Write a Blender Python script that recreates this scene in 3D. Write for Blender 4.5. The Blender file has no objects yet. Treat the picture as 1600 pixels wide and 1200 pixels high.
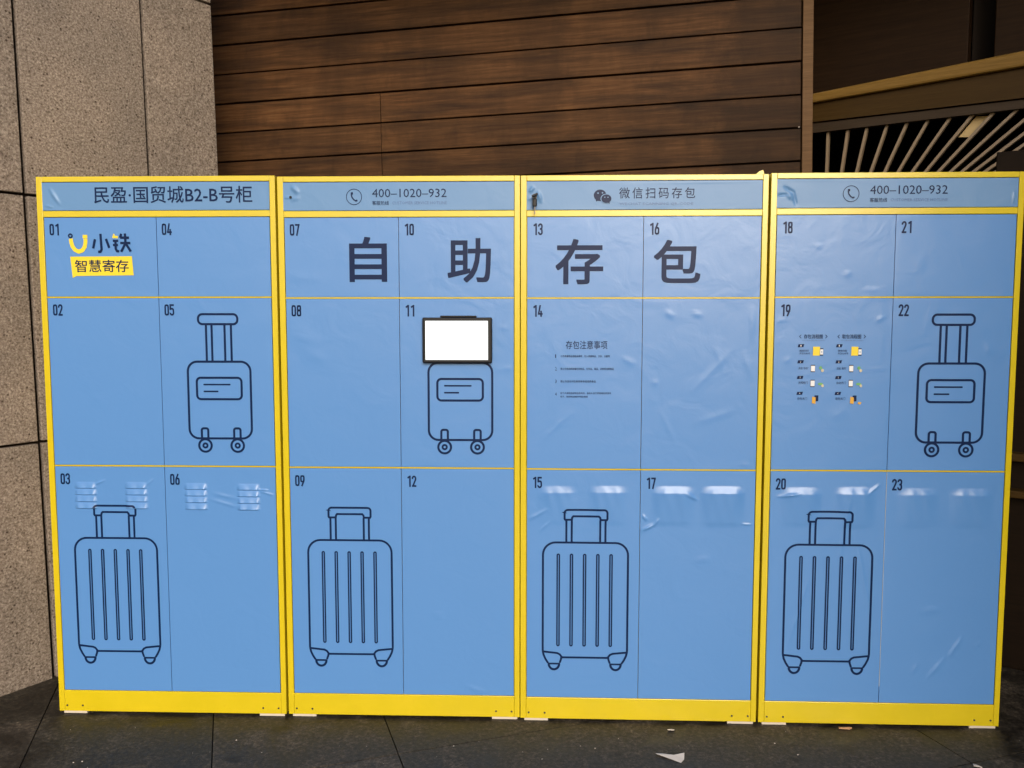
import bpy, bmesh, math, random
from mathutils import Vector, Matrix
R = math.radians
S = bpy.context.scene
COL = S.collection

# ------------------------------------------------------------------ camera
cam_d = bpy.data.cameras.new('camera'); cam = bpy.data.objects.new('camera', cam_d); COL.objects.link(cam)
cam.location = (0, -3.0, 1.4643); cam.rotation_euler = (R(90 - 4.7136), 0, 0)
cam_d.sensor_width = 36; cam_d.lens = 1324.49 / 1600 * 36; cam_d.clip_start = 0.05; cam_d.clip_end = 3000
S.camera = cam
# ------------------------------------------------------------------ sky, sun, exposure
SUN_AZ, SUN_EL = 169.0, 22.0            # azimuth clockwise from +Y: behind the camera, a little to the right
w = bpy.data.worlds.new('World'); S.world = w; w.use_nodes = True
nt = w.node_tree; bg = nt.nodes['Background']
sky = nt.nodes.new('ShaderNodeTexSky'); sky.sky_type = 'NISHITA'; sky.sun_disc = False
sky.sun_elevation = R(SUN_EL); sky.sun_rotation = R(SUN_AZ); sky.dust_density = 4.0; sky.ozone_density = 1.0; sky.air_density = 1.0
nt.links.new(sky.outputs[0], bg.inputs[0]); bg.inputs[1].default_value = 0.135
sun_d = bpy.data.lights.new('sun', 'SUN'); sun = bpy.data.objects.new('sun', sun_d); COL.objects.link(sun)
sun_d.energy = 1.2; sun_d.angle = R(28); sun_d.color = (1, 0.985, 0.965)
dirv = Vector((math.sin(R(SUN_AZ)) * math.cos(R(SUN_EL)), math.cos(R(SUN_AZ)) * math.cos(R(SUN_EL)), math.sin(R(SUN_EL))))
sun.rotation_euler = dirv.to_track_quat('Z', 'Y').to_euler(); sun.location = dirv * 40
S.view_settings.view_transform = 'Standard'; S.view_settings.look = 'None'; S.view_settings.gamma = 1
S.view_settings.exposure = 0.2; S.view_settings.use_curve_mapping = False
S.render.engine = 'CYCLES'; S.cycles.use_denoising = True; S.cycles.max_bounces = 8

# ------------------------------------------------------------------ helpers
OFF = {}
def tag(o, label=None, cat=None, group=None, kind=None):
    if label: o['label'] = label
    if cat: o['category'] = cat
    if group: o['group'] = group
    if kind: o['kind'] = kind
    return o
def empty(name, loc, rz=0, label=None, cat=None, group=None):
    o = bpy.data.objects.new(name, None); COL.objects.link(o); o.location = loc; o.rotation_euler = (0, 0, rz)
    o.empty_display_size = 0.1; OFF[o] = Vector((0, 0, 0))
    return tag(o, label, cat, group)
def obj(name, vf, mat, parent=None, smooth=False, bevel=0, rec=True):
    """link ONE mesh object; vertices are given in the coordinates of the thing (root), origin moved to the piece's centre"""
    v, f = vf
    v = [Vector(p) for p in v]
    lo = Vector([min(p[i] for p in v) for i in range(3)]); hi = Vector([max(p[i] for p in v) for i in range(3)])
    c = (lo + hi) / 2 if rec else Vector((0, 0, 0))
    me = bpy.data.meshes.new(name); me.from_pydata([p - c for p in v], [], f); 
    if bevel:
        bm = bmesh.new(); bm.from_mesh(me)
        bmesh.ops.bevel(bm, geom=bm.edges[:], offset=bevel, segments=2, affect='EDGES', profile=0.5)
        bm.to_mesh(me); bm.free()
    me.update(); me.materials.append(mat)
    if smooth:
        me.polygons.foreach_set('use_smooth', [smooth is True or p.normal.y < -0.2 for p in me.polygons])
    o = bpy.data.objects.new(name, me); COL.objects.link(o)
    if parent:
        o.parent = parent; o.location = c - OFF.get(parent, Vector((0, 0, 0)))
    else:
        o.location = c
    OFF[o] = c
    return o
def box(x0, x1, y0, y1, z0, z1):
    v = [(x, y, z) for x in (x0, x1) for y in (y0, y1) for z in (z0, z1)]
    return v, [(0, 1, 3, 2), (4, 6, 7, 5), (0, 4, 5, 1), (2, 3, 7, 6), (0, 2, 6, 4), (1, 5, 7, 3)]
def join(*vfs):
    V, F = [], []
    for v, f in vfs:
        n = len(V); V += list(v); F += [tuple(i + n for i in q) for q in f]
    return V, F
def xf(vf, M):
    return [M @ Vector(p) for p in vf[0]], vf[1]
def cyl(c, r, d, axis='y', n=16, r2=None):
    r2 = r if r2 is None else r2
    V = []
    for k, (rr, dd) in enumerate(((r, 0), (r2, d))):
        for i in range(n):
            a = 2 * math.pi * i / n; p = (rr * math.cos(a), rr * math.sin(a))
            V.append({'y': (c[0] + p[0], c[1] - dd, c[2] + p[1]), 'z': (c[0] + p[0], c[1] + p[1], c[2] + dd), 'x': (c[0] + dd, c[1] + p[0], c[2] + p[1])}[axis])
    F = [(i, (i + 1) % n, n + (i + 1) % n, n + i) for i in range(n)] + [tuple(range(n))[::-1], tuple(range(n, 2 * n))]
    return V, F

# ------------------------------------------------------------------ materials
def mat(name, rough=0.5, spec=0.5, color=None):
    m = bpy.data.materials.new(name); m.use_nodes = True
    b = m.node_tree.nodes['Principled BSDF']; b.inputs['Roughness'].default_value = rough; b.inputs['Specular IOR Level'].default_value = spec
    if color: b.inputs['Base Color'].default_value = (*color, 1)
    return m, m.node_tree, b
def N(nt, t, **k):
    n = nt.nodes.new(t)
    for a, v in k.items():
        if a in n.inputs: n.inputs[a].default_value = v
        else: setattr(n, a, v)
    return n
def ramp(nt, src, stops):
    r = nt.nodes.new('ShaderNodeValToRGB'); e = r.color_ramp.elements
    while len(e) < len(stops): e.new(0.5)
    for i, (p, c) in enumerate(stops):
        e[i].position = p; e[i].color = (*c, 1) if len(c) == 3 else c
    nt.links.new(src, r.inputs[0]); return r
def mixc(nt, fac, a, b, mode='MIX'):
    m = nt.nodes.new('ShaderNodeMix'); m.data_type = 'RGBA'; m.blend_type = mode
    for s, v in ((0, fac), (6, a), (7, b)):
        if hasattr(v, 'links'): nt.links.new(v, m.inputs[s])
        else: m.inputs[s].default_value = v if s == 0 else (*v, 1)
    return m.outputs[2]
def bump(nt, b, h, strength, dist):
    n = N(nt, 'ShaderNodeBump'); n.inputs['Strength'].default_value = strength; n.inputs['Distance'].default_value = dist
    nt.links.new(h, n.inputs['Height']); nt.links.new(n.outputs[0], b.inputs['Normal']); return n

# blue printed vinyl film
M_BLUE, t, b = mat('blue_vinyl', 0.31, 0.62)
geo = N(t, 'ShaderNodeNewGeometry')
b.inputs['Base Color'].default_value = (0.093, 0.256, 0.600, 1)
n2 = N(t, 'ShaderNodeTexNoise', Scale=9.0, Detail=3.0, Distortion=0.8); t.links.new(geo.outputs['Position'], n2.inputs['Vector'])
n3 = N(t, 'ShaderNodeTexNoise', Scale=140.0, Detail=2.0); t.links.new(geo.outputs['Position'], n3.inputs['Vector'])
ad = N(t, 'ShaderNodeMath', operation='MULTIPLY_ADD'); ad.inputs[1].default_value = 0.05
t.links.new(n3.outputs[0], ad.inputs[0]); t.links.new(n2.outputs[0], ad.inputs[2]); bump(t, b, ad.outputs[0], 0.40, 0.004)
M_HEAD = M_BLUE.copy(); M_HEAD.name = 'grey_blue_header_vinyl'
hb = M_HEAD.node_tree.nodes['Principled BSDF']; hb.inputs['Base Color'].default_value = (0.118, 0.262, 0.51, 1); hb.inputs['Roughness'].default_value = 0.38; hb.inputs['Specular IOR Level'].default_value = 0.45
# yellow powder coat
M_YEL, t, b = mat('yellow_powder_coat', 0.24, 0.9)
geo = N(t, 'ShaderNodeNewGeometry')
n1 = N(t, 'ShaderNodeTexNoise', Scale=7.0, Detail=6.0, Roughness=0.65); t.links.new(geo.outputs['Position'], n1.inputs['Vector'])
r1 = ramp(t, n1.outputs[0], [(0.3, (0.60, 0.475, 0.006)), (0.7, (0.66, 0.515, 0.010))])
n2 = N(t, 'ShaderNodeTexNoise', Scale=30.0, Detail=8.0, Roughness=0.75); t.links.new(geo.outputs['Position'], n2.inputs['Vector'])
r2 = ramp(t, n2.outputs[0], [(0.60, (0, 0, 0)), (0.80, (0.35, 0.35, 0.35))])
t.links.new(mixc(t, r2.outputs[0], r1.outputs[0], (0.45, 0.26, 0.01)), b.inputs['Base Color'])
n3 = N(t, 'ShaderNodeTexNoise', Scale=450.0, Detail=2.0); t.links.new(geo.outputs['Position'], n3.inputs['Vector']); bump(t, b, n3.outputs[0], 0.12, 0.001)
M_NAVY, t, b = mat('navy_print', 0.32, 0.17, (0.004, 0.017, 0.070))
M_PRY, t, b = mat('yellow_print', 0.40, 0.5, (0.80, 0.62, 0.03))
M_PRW, t, b = mat('white_print', 0.4, 0.5, (0.75, 0.78, 0.82))
M_EDGE, t, b = mat('pale_film_edge', 0.6, 0.3, (0.48, 0.50, 0.52))
M_PRG, t, b = mat('green_print', 0.4, 0.5, (0.13, 0.38, 0.14))
M_PRT, t, b = mat('tan_print', 0.4, 0.5, (0.55, 0.50, 0.36))
M_PRO, t, b = mat('orange_print', 0.4, 0.5, (0.65, 0.36, 0.04))
M_PRL, t, b = mat('pale_navy_print', 0.4, 0.5, (0.075, 0.16, 0.36))
M_BLK, t, b = mat('black_plastic', 0.45, 0.35, (0.006, 0.007, 0.010))
M_STEEL, t, b = mat('dark_steel', 0.35, 0.5, (0.10, 0.09, 0.08)); b.inputs['Metallic'].default_value = 0.8
M_FOOT, t, b = mat('white_foot_plastic', 0.6, 0.4, (0.62, 0.56, 0.48))
M_SCREEN, t, b = mat('lit_screen', 0.3, 0.4, (0.02, 0.02, 0.02)); b.inputs['Emission Color'].default_value = (0.97, 1, 1, 1); b.inputs['Emission Strength'].default_value = 1.6
M_VOID, t, b = mat('gap_dark', 0.9, 0.1, (0.02, 0.015, 0.012))

# flamed granite
M_GRAN, t, b = mat('flamed_granite', 0.85, 0.25)
tc = N(t, 'ShaderNodeTexCoord'); oi = N(t, 'ShaderNodeObjectInfo')
vm = N(t, 'ShaderNodeVectorMath', operation='MULTIPLY_ADD'); vm.inputs[1].default_value = (7, 9, 5)
cr = N(t, 'ShaderNodeCombineXYZ')
for i in range(3): t.links.new(oi.outputs['Random'], cr.inputs[i])
t.links.new(cr.outputs[0], vm.inputs[0]); t.links.new(tc.outputs['Object'], vm.inputs[2]); P = vm.outputs[0]
a1 = N(t, 'ShaderNodeTexNoise', Scale=125.0, Detail=5.0, Roughness=0.75); t.links.new(P, a1.inputs['Vector'])
c1 = ramp(t, a1.outputs[0], [(0.30, (0.045, 0.034, 0.028)), (0.44, (0.20, 0.163, 0.140)), (0.57, (0.325, 0.280, 0.250)), (0.72, (0.56, 0.50, 0.45))])
a2 = N(t, 'ShaderNodeTexVoronoi', Scale=52.0, Randomness=1.0); t.links.new(P, a2.inputs['Vector'])
c2 = ramp(t, a2.outputs['Distance'], [(0.14, (1, 1, 1)), (0.30, (0, 0, 0))])
a3 = N(t, 'ShaderNodeTexNoise', Scale=26.0, Detail=2.0); t.links.new(P, a3.inputs['Vector'])
c3 = ramp(t, a3.outputs[0], [(0.50, (0, 0, 0)), (0.60, (0.95, 0.95, 0.95))])
mm = N(t, 'ShaderNodeMath', operation='MULTIPLY'); t.links.new(c2.outputs[0], mm.inputs[0]); t.links.new(c3.outputs[0], mm.inputs[1])
g1 = mixc(t, mm.outputs[0], c1.outputs[0], (0.05, 0.032, 0.022))
a4 = N(t, 'ShaderNodeTexNoise', Scale=2.3, Detail=5.0, Roughness=0.6); t.links.new(P, a4.inputs['Vector'])
c4 = ramp(t, a4.outputs[0], [(0.3, (0.78, 0.78, 0.76)), (0.7, (1.08, 1.05, 1.0))])
t.links.new(mixc(t, 1.0, g1, c4.outputs[0], 'MULTIPLY'), b.inputs['Base Color']); bump(t, b, a1.outputs[0], 0.55, 0.004)

# weathered wood planks (grain runs along local X)
def wood(name, dark, mid, light, rough=0.6):
    m, t, b = mat(name, rough, 0.15)
    tc = N(t, 'ShaderNodeTexCoord'); oi = N(t, 'ShaderNodeObjectInfo')
    cr = N(t, 'ShaderNodeCombineXYZ'); 
    for i in range(3): t.links.new(oi.outputs['Random'], cr.inputs[i])
    vm = N(t, 'ShaderNodeVectorMath', operation='MULTIPLY_ADD'); vm.inputs[1].default_value = (11, 3, 7)
    t.links.new(cr.outputs[0], vm.inputs[0]); t.links.new(tc.outputs['Object'], vm.inputs[2])
    mp = N(t, 'ShaderNodeMapping'); mp.inputs['Scale'].default_value = (1.3, 20, 34); t.links.new(vm.outputs[0], mp.inputs[0])
    n = N(t, 'ShaderNodeTexNoise', Scale=2.2, Detail=9.0, Roughness=0.68, Distortion=0.35); t.links.new(mp.outputs[0], n.inputs['Vector'])
    c = ramp(t, n.outputs[0], [(0.28, dark), (0.5, mid), (0.74, light)])
    mp2 = N(t, 'ShaderNodeMapping'); mp2.inputs['Scale'].default_value = (9, 40, 260); t.links.new(vm.outputs[0], mp2.inputs[0])
    nf = N(t, 'ShaderNodeTexNoise', Scale=1.6, Detail=5.0, Roughness=0.7); t.links.new(mp2.outputs[0], nf.inputs['Vector'])
    cf = ramp(t, nf.outputs[0], [(0.34, (0.76, 0.75, 0.74)), (0.62, (1.08, 1.08, 1.08))])
    c2 = mixc(t, 0.8, c.outputs[0], cf.outputs[0], 'MULTIPLY')
    return m, t, b, c2, nf, oi
M_PLANK, t, b, cc, nf, oi = wood('stained_plank', (0.062, 0.027, 0.010), (0.116, 0.054, 0.020), (0.175, 0.087, 0.035))
# soot and water marks that run down the boards, and a long grime streak pattern along them
geo = N(t, 'ShaderNodeNewGeometry')
for sc_, det, lo, hi, st_, loc_ in (((2.1, 2.1, 0.55), 6.0, 0.45, 0.72, 0.60, (3.1, 0, 0.4)), ((1.1, 1.1, 10.0), 7.0, 0.45, 0.70, 0.80, (0.7, 1.0, 0)), ((5.5, 5.5, 3.5), 5.0, 0.56, 0.74, 0.40, (0, 0, 2.0))):
    mp = N(t, 'ShaderNodeMapping'); mp.inputs['Scale'].default_value = sc_; mp.inputs['Location'].default_value = loc_; t.links.new(geo.outputs['Position'], mp.inputs[0])
    s1 = N(t, 'ShaderNodeTexNoise', Scale=1.5, Detail=det, Roughness=0.62, Distortion=0.3); t.links.new(mp.outputs[0], s1.inputs['Vector'])
    sr = ramp(t, s1.outputs[0], [(lo, (0, 0, 0)), (hi, (st_, st_, st_))])
    cc = mixc(t, sr.outputs[0], cc, (0.017, 0.0095, 0.0055))
# two soot columns with ragged edges: beside the corner post and half way along the boards
sx = N(t, 'ShaderNodeSeparateXYZ'); t.links.new(geo.outputs['Position'], sx.inputs[0])
rg_ = N(t, 'ShaderNodeTexNoise', Scale=5.0, Detail=6.0, Roughness=0.7); t.links.new(geo.outputs['Position'], rg_.inputs['Vector'])
ax = N(t, 'ShaderNodeMath', operation='MULTIPLY_ADD'); ax.inputs[1].default_value = 0.55; t.links.new(rg_.outputs[0], ax.inputs[0]); t.links.new(sx.outputs[0], ax.inputs[2])
mr = N(t, 'ShaderNodeMapRange'); mr.inputs['From Min'].default_value = -0.5; mr.inputs['From Max'].default_value = 2.0; t.links.new(ax.outputs[0], mr.inputs['Value'])
st2 = ramp(t, mr.outputs[0], [(0.27, (0, 0, 0)), (0.33, (0.34, 0.34, 0.34)), (0.39, (0.30, 0.30, 0.30)), (0.43, (0, 0, 0)), (0.685, (0, 0, 0)), (0.73, (0.55, 0.55, 0.55)), (0.90, (0.50, 0.50, 0.50))])
cc = mixc(t, st2.outputs[0], cc, (0.024, 0.0125, 0.006))
rv = ramp(t, oi.outputs['Random'], [(0.0, (0.74, 0.74, 0.74)), (0.5, (0.95, 0.93, 0.92)), (1.0, (1.16, 1.13, 1.1))])
cc = mixc(t, 1.0, cc, rv.outputs[0], 'MULTIPLY'); t.links.new(cc, b.inputs['Base Color']); bump(t, b, nf.outputs[0], 0.35, 0.002)
M_POST, t, b, cc, nf, oi = wood('oak_post', (0.12, 0.066, 0.030), (0.155, 0.088, 0.042), (0.19, 0.112, 0.056)); t.links.new(cc, b.inputs['Base Color'])
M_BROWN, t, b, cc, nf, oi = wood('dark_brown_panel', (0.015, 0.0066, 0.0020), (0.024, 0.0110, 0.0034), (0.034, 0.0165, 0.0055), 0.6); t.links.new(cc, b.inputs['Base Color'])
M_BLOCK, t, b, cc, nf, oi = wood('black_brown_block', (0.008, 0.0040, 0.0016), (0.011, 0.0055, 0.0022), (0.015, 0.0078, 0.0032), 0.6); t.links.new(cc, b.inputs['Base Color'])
M_BRONZE, t, b, cc, nf, oi = wood('bronze_trim', (0.20, 0.115, 0.026), (0.25, 0.146, 0.036), (0.30, 0.182, 0.050), 0.45); t.links.new(cc, b.inputs['Base Color'])
M_FASC, t, b, cc, nf, oi = wood('brown_fascia', (0.050, 0.027, 0.006), (0.062, 0.034, 0.008), (0.074, 0.042, 0.011), 0.5); t.links.new(cc, b.inputs['Base Color'])
M_RAIL, t, b, cc, nf, oi = wood('brown_rail', (0.045, 0.030, 0.018), (0.058, 0.040, 0.025), (0.072, 0.05, 0.033), 0.5); t.links.new(cc, b.inputs['Base Color'])
M_SLAT, t, b = mat('pale_metal_slat', 0.45, 0.5, (0.31, 0.23, 0.15))
M_PLATE, t, b = mat('pale_ceiling_plate', 0.6, 0.4, (0.62, 0.46, 0.22))

# wet dark paving stone
M_PAVE, t, b = mat('dark_paving_stone', 0.6, 0.35)
geo = N(t, 'ShaderNodeNewGeometry'); oi = N(t, 'ShaderNodeObjectInfo')
p1 = N(t, 'ShaderNodeTexNoise', Scale=6.5, Detail=10.0, Roughness=0.72, Distortion=0.4); t.links.new(geo.outputs['Position'], p1.inputs['Vector'])
q1 = ramp(t, p1.outputs[0], [(0.34, (0.010, 0.009, 0.0078)), (0.5, (0.031, 0.027, 0.0215)), (0.66, (0.074, 0.063, 0.050))])
p2 = N(t, 'ShaderNodeTexNoise', Scale=60.0, Detail=7.0, Roughness=0.85); t.links.new(geo.outputs['Position'], p2.inputs['Vector'])
q2 = ramp(t, p2.outputs[0], [(0.38, (0.30, 0.30, 0.30)), (0.52, (1.0, 1.0, 1.0)), (0.66, (3.0, 2.85, 2.7))])
cc = mixc(t, 1.0, q1.outputs[0], q2.outputs[0], 'MULTIPLY')
rv = ramp(t, oi.outputs['Random'], [(0.0, (0.80, 0.82, 0.80)), (1.0, (1.18, 1.14, 1.12))]); cc = mixc(t, 1.0, cc, rv.outputs[0], 'MULTIPLY')
v3 = N(t, 'ShaderNodeTexVoronoi', Scale=4.2); mpv = N(t, 'ShaderNodeMapping'); mpv.inputs['Scale'].default_value = (1, 1.5, 0.0); mpv.inputs['Location'].default_value = (0.37, 0.11, 0)
nd = N(t, 'ShaderNodeTexNoise', Scale=14.0, Detail=3.0); t.links.new(geo.outputs['Position'], nd.inputs['Vector'])
va = N(t, 'ShaderNodeVectorMath', operation='MULTIPLY_ADD'); va.inputs[1].default_value = (0.09, 0.09, 0); t.links.new(nd.outputs['Color'], va.inputs[0]); t.links.new(geo.outputs['Position'], va.inputs[2])
t.links.new(va.outputs[0], mpv.inputs[0]); t.links.new(mpv.outputs[0], v3.inputs['Vector'])
q3 = ramp(t, v3.outputs['Distance'], [(0.09, (0.75, 0.75, 0.75)), (0.17, (0, 0, 0))])
cc = mixc(t, q3.outputs[0], cc, (0.008, 0.007, 0.006)); t.links.new(cc, b.inputs['Base Color'])
rr = ramp(t, p1.outputs[0], [(0.35, (0.42, 0.42, 0.42)), (0.65, (0.70, 0.70, 0.70))]); t.links.new(rr.outputs[0], b.inputs['Roughness'])
bump(t, b, p2.outputs[0], 0.35, 0.003)
M_GROUND, t, b = mat('grout_dirt', 0.9, 0.2, (0.011, 0.0095, 0.008))
M_ASPH, t, b = mat('forecourt_stone', 0.8, 0.3, (0.06, 0.055, 0.05))
M_PAPER, t, b = mat('white_paper', 0.8, 0.3, (0.66, 0.60, 0.55))
M_STUB, t, b = mat('tan_wood_chip', 0.8, 0.3, (0.48, 0.27, 0.15))
M_DSTEEL, t, b = mat('dark_back_and_overhang', 0.8, 0.2, (0.03, 0.025, 0.022))

# ------------------------------------------------------------------ SETTING: ground
E1 = Vector((0.949, 0.316, 0)); E2 = Vector((-0.316, 0.949, 0)); O0 = Vector((-0.38, -0.279, 0))
ground = obj('ground', ([(-600, -600, -0.012), (600, -600, -0.012), (600, 600, -0.012), (-600, 600, -0.012)], [(0, 1, 2, 3)]), M_GROUND)
tag(ground, kind='structure', label='dark stone paving in front of and under the lockers')
TW, TH, G = 0.59, 0.65, 0.0022
rnd = random.Random(4)
def slab(u0, u1, v0, v1):
    z = rnd.uniform(-0.0012, 0.0)
    g = G
    vf = box(u0 + g, u1 - g, v0 + g, v1 - g, -0.04, z)
    Mx = Matrix(((E1.x, E2.x, 0, O0.x), (E1.y, E2.y, 0, O0.y), (0, 0, 1, 0), (0, 0, 0, 1)))
    obj('paving_slab', xf(vf, Mx), M_PAVE, ground)
for j in range(-7, 6):
    for i in range(-6, 8):
        u0, v0 = i * TW, j * TH
        c = O0 + E1 * (u0 + TW / 2) + E2 * (v0 + TH / 2)
        if c.y < -4.6 or c.y > 1.7 or abs(c.x) > 3.4: continue
        if j in (-1, 0) and i in (1, 2): continue
        wd = TW * 3 if (j in (-1, 0) and i == 0) else TW
        slab(u0, u0 + wd, v0, v0 + TH)

# ------------------------------------------------------------------ SETTING: granite wall on the left
def plane_frame(yaw, roll, lean, o):
    u = Vector((math.cos(yaw), math.sin(yaw), 0)); n = Vector((-math.sin(yaw), math.cos(yaw), 0)); v = Vector((0, 0, 1))
    u, v = u * math.cos(roll) + v * math.sin(roll), v * math.cos(roll) - u * math.sin(roll)
    v, n = v * math.cos(lean) + n * math.sin(lean), n * math.cos(lean) - v * math.sin(lean)
    return Matrix(((u.x, n.x, v.x, o[0]), (u.y, n.y, v.y, o[1]), (u.z, n.z, v.z, o[2]), (0, 0, 0, 1)))
def root_at(name, M, **k):
    o = empty(name, (0, 0, 0), 0, **k); o.matrix_world = M; return o
MP = plane_frame(R(55.995), R(0.36), R(0.964), (-1.8446, 0.3237, 0))
gw = root_at('granite_wall', MP, label='speckled tan granite clad wall at the left of the lockers', cat='wall')
obj('wall_core', box(-3.74, 0.878, 0.032, 0.50, -0.05, 4.8), M_VOID, gw)
us = [-3.746, -3.211, -2.676, -2.141, -1.606, -1.07, -0.0062 - 0.535, -0.0062, 0.5302, 0.8859]
vs = [0.0, 0.960, 1.926, 2.893, 3.86, 4.826]
for i in range(len(us) - 1):
    for j in range(len(vs) - 1):
        a0, a1 = us[i] + 0.0085, us[i + 1] - (0.0085 if i < len(us) - 2 else 0)
        obj('granite_slab', box(a0, a1, 0.0 + rnd.uniform(0, 0.0015), 0.025, vs[j] + (0.0055 if j else -0.03), vs[j + 1] - 0.0055), M_GRAN, gw, bevel=0.0025)
for j in range(len(vs) - 1):   # return side of the corner
    obj('granite_slab', box(0.8605, 0.8858, 0.0275, 0.50, vs[j] + (0.0055 if j else -0.03), vs[j + 1] - 0.0055), M_GRAN, gw, bevel=0.0025)

# ------------------------------------------------------------------ SETTING: timber wall behind the lockers
MW = plane_frame(R(-11.309), R(1.1025), R(-0.3695), (1.3345, 0.9993, 2.5078))
tw = root_at('timber_wall', MW, label='dark brown wall of horizontal wooden planks behind the lockers', cat='wall')
obj('wall_backing', box(-3.3, 0.0, 0.022, 0.12, -2.45, 1.2), M_VOID, tw)
V0, SP = 0.5648, 0.15021
for k in range(-3, 19):
    vt = V0 - SP * (k - 1) - 0.0046; vb = V0 - SP * k + 0.0046
    vt += rnd.uniform(-0.001, 0.001); pr = rnd.uniform(-0.003, 0.003)
    spans = [(-3.25, -2.0435), (-2.0405, -0.004)] if k in (4, 6, 8, 11, 13, 15) else ([(-3.25, -2.0425), (-2.0405, -0.004)] if k in (5,) else [(-3.25, -0.004)])
    for a, c in spans:
        obj('plank', box(a, c, pr, 0.021, vb, vt), M_PLANK, tw, bevel=0.002)
obj('corner_post', box(0.0, 0.0458, -0.017, 0.10, -2.45, 1.2), M_POST, tw, bevel=0.002)
# metal nail head glinting near the post
obj('screw_head', cyl((-0.012, 0.0, V0 - SP * 5 + 0.004), 0.0035, 0.0035, 'y', 10), M_STEEL, tw)

# ------------------------------------------------------------------ SETTING: recess at the right
# beam frame: local X runs along the beam to the right (towards the camera), local Y into the recess
BY = math.atan2(-0.562, 0.827)
MB = Matrix.Translation((1.508, 1.330, 0)) @ Matrix.Rotation(BY, 4, 'Z')
bm_ = root_at('canopy_beam', MB, label='brown bronze edged beam rising to the right above the slatted ceiling', cat='beam')
def raykit(px, py):
    p = R(4.7136); f = 1324.49
    F = Vector((0, math.cos(p), -math.sin(p))); U = Vector((0, math.sin(p), math.cos(p)))
    return Vector((0, -3, 1.4643)), F + Vector((1, 0, 0)) * ((px - 800) / f) + U * ((600 - py) / f)
# real heights of the beam's edges (metres, at the left end and 0.86 m along)
zt0, zt1 = 2.556, 2.612          # top of trim
zm0, zm1 = 2.510, 2.543          # bottom of trim
zb0, zb1 = 2.422, 2.414          # bottom of fascia
zr0, zr1 = 2.371, 2.371          # bottom of the thin rail
def sloped(x0, x1, y0, y1, zl, zu):
    def z(a, x): return a[0] + (a[1] - a[0]) * x / 0.90
    v = []
    for x in (x0, x1):
        for y in (y0, y1):
            for a in (zl, zu): v.append((x, y, z(a, x)))
    return v, box(0, 1, 0, 1, 0, 1)[1]
obj('bronze_trim', sloped(-0.02, 1.6, -0.03, 0.10, (zm0, zm1), (zt0, zt1)), M_BRONZE, bm_, bevel=0.012)
obj('fascia', sloped(-0.02, 1.6, 0.0, 0.09, (zb0, zb1), (zm0 - 0.002, zm1 - 0.002)), M_FASC, bm_)
obj('rail', sloped(-0.02, 1.6, 0.012, 0.05, (zr0, zr1), (zb0 - 0.006, zb1 - 0.006)), M_RAIL, bm_)
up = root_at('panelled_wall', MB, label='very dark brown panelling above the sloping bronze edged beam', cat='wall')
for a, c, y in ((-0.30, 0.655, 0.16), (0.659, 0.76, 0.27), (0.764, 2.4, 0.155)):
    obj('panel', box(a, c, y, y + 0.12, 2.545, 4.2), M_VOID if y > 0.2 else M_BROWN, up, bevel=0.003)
# ceiling slats stood upright as leaning bars so that daylight reaches them
sl = root_at('upright_ceiling_slats', MB, label='pale ceiling slats shaped as an upright fan of bars to catch daylight right of the timber wall', cat='ceiling slats')
BARS = [(0.061, 0.059), (0.157, 0.130), (0.247, 0.201), (0.340, 0.268), (0.430, 0.334), (0.522, 0.398), (0.617, 0.465), (0.709, 0.528), (0.796, 0.590), (0.889, 0.650), (0.975, 0.706), (1.061, 0.763), (1.147, 0.820), (1.233, 0.876)]
for a, c in BARS:
    dx = (c - a) / (2.381 - 2.15); zlo = 1.90; e = a + dx * (2.386 - zlo); hw = 0.0062 * math.sqrt(1 + dx * dx)
    v = [(x + s_ * hw, y, z) for x, z in ((a, 2.386), (e, zlo)) for s_ in (-1, 1) for y in (0.036, 0.062)]
    obj('bar', (v, box(0, 1, 0, 1, 0, 1)[1]), M_SLAT, sl)
v = [(x, y, z) for x, z in ((0.712, 2.370), (0.764, 2.366), (0.703, 2.278), (0.643, 2.284)) for y in (0.066, 0.08)]
obj('pale_plate', (v, [(0, 2, 4, 6), (7, 5, 3, 1), (0, 1, 3, 2), (2, 3, 5, 4), (4, 5, 7, 6), (6, 7, 1, 0)]), M_PLATE, sl)
obj('bottom_rail', box(-0.2, 1.3, 0.034, 0.064, 1.86, 1.90), M_POST, sl)
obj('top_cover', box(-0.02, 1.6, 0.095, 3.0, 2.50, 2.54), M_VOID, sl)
# dark block in the recess with two ledges
db = root_at('dark_timber_block', MB, label='very dark timber block with brown ledges right behind the last locker', cat='wall')
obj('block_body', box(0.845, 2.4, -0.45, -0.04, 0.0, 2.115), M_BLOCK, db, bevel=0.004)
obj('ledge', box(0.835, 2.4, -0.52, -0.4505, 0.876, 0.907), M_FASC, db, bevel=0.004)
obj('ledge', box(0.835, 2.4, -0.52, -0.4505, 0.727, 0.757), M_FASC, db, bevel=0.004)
# back of the recess, plus a wing and an overhang added out of view
rb = empty('recess_wall', (0, 0, 0), 0, label='unlit back wall of the recess beyond the slatted ceiling, with an unseen wing added to block light', cat='wall')
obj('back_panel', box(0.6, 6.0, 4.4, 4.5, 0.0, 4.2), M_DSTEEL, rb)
obj('added_side_wing', box(2.95, 3.15, -5.2, 4.4, 0.0, 5.0), M_BROWN, rb)  # unseen wing, added to block the sky and darken the right lockers
so = empty('added_overhang', (0, 0, 0), 0, label='unseen overhang added over the timber wall to shade it', cat='shading overhang')
obj('shading_slab', box(-1.2, 6, 0.05, 6.0, 3.45, 3.6), M_DSTEEL, so)  # added above the view to keep sky light off the timber wall

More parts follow.
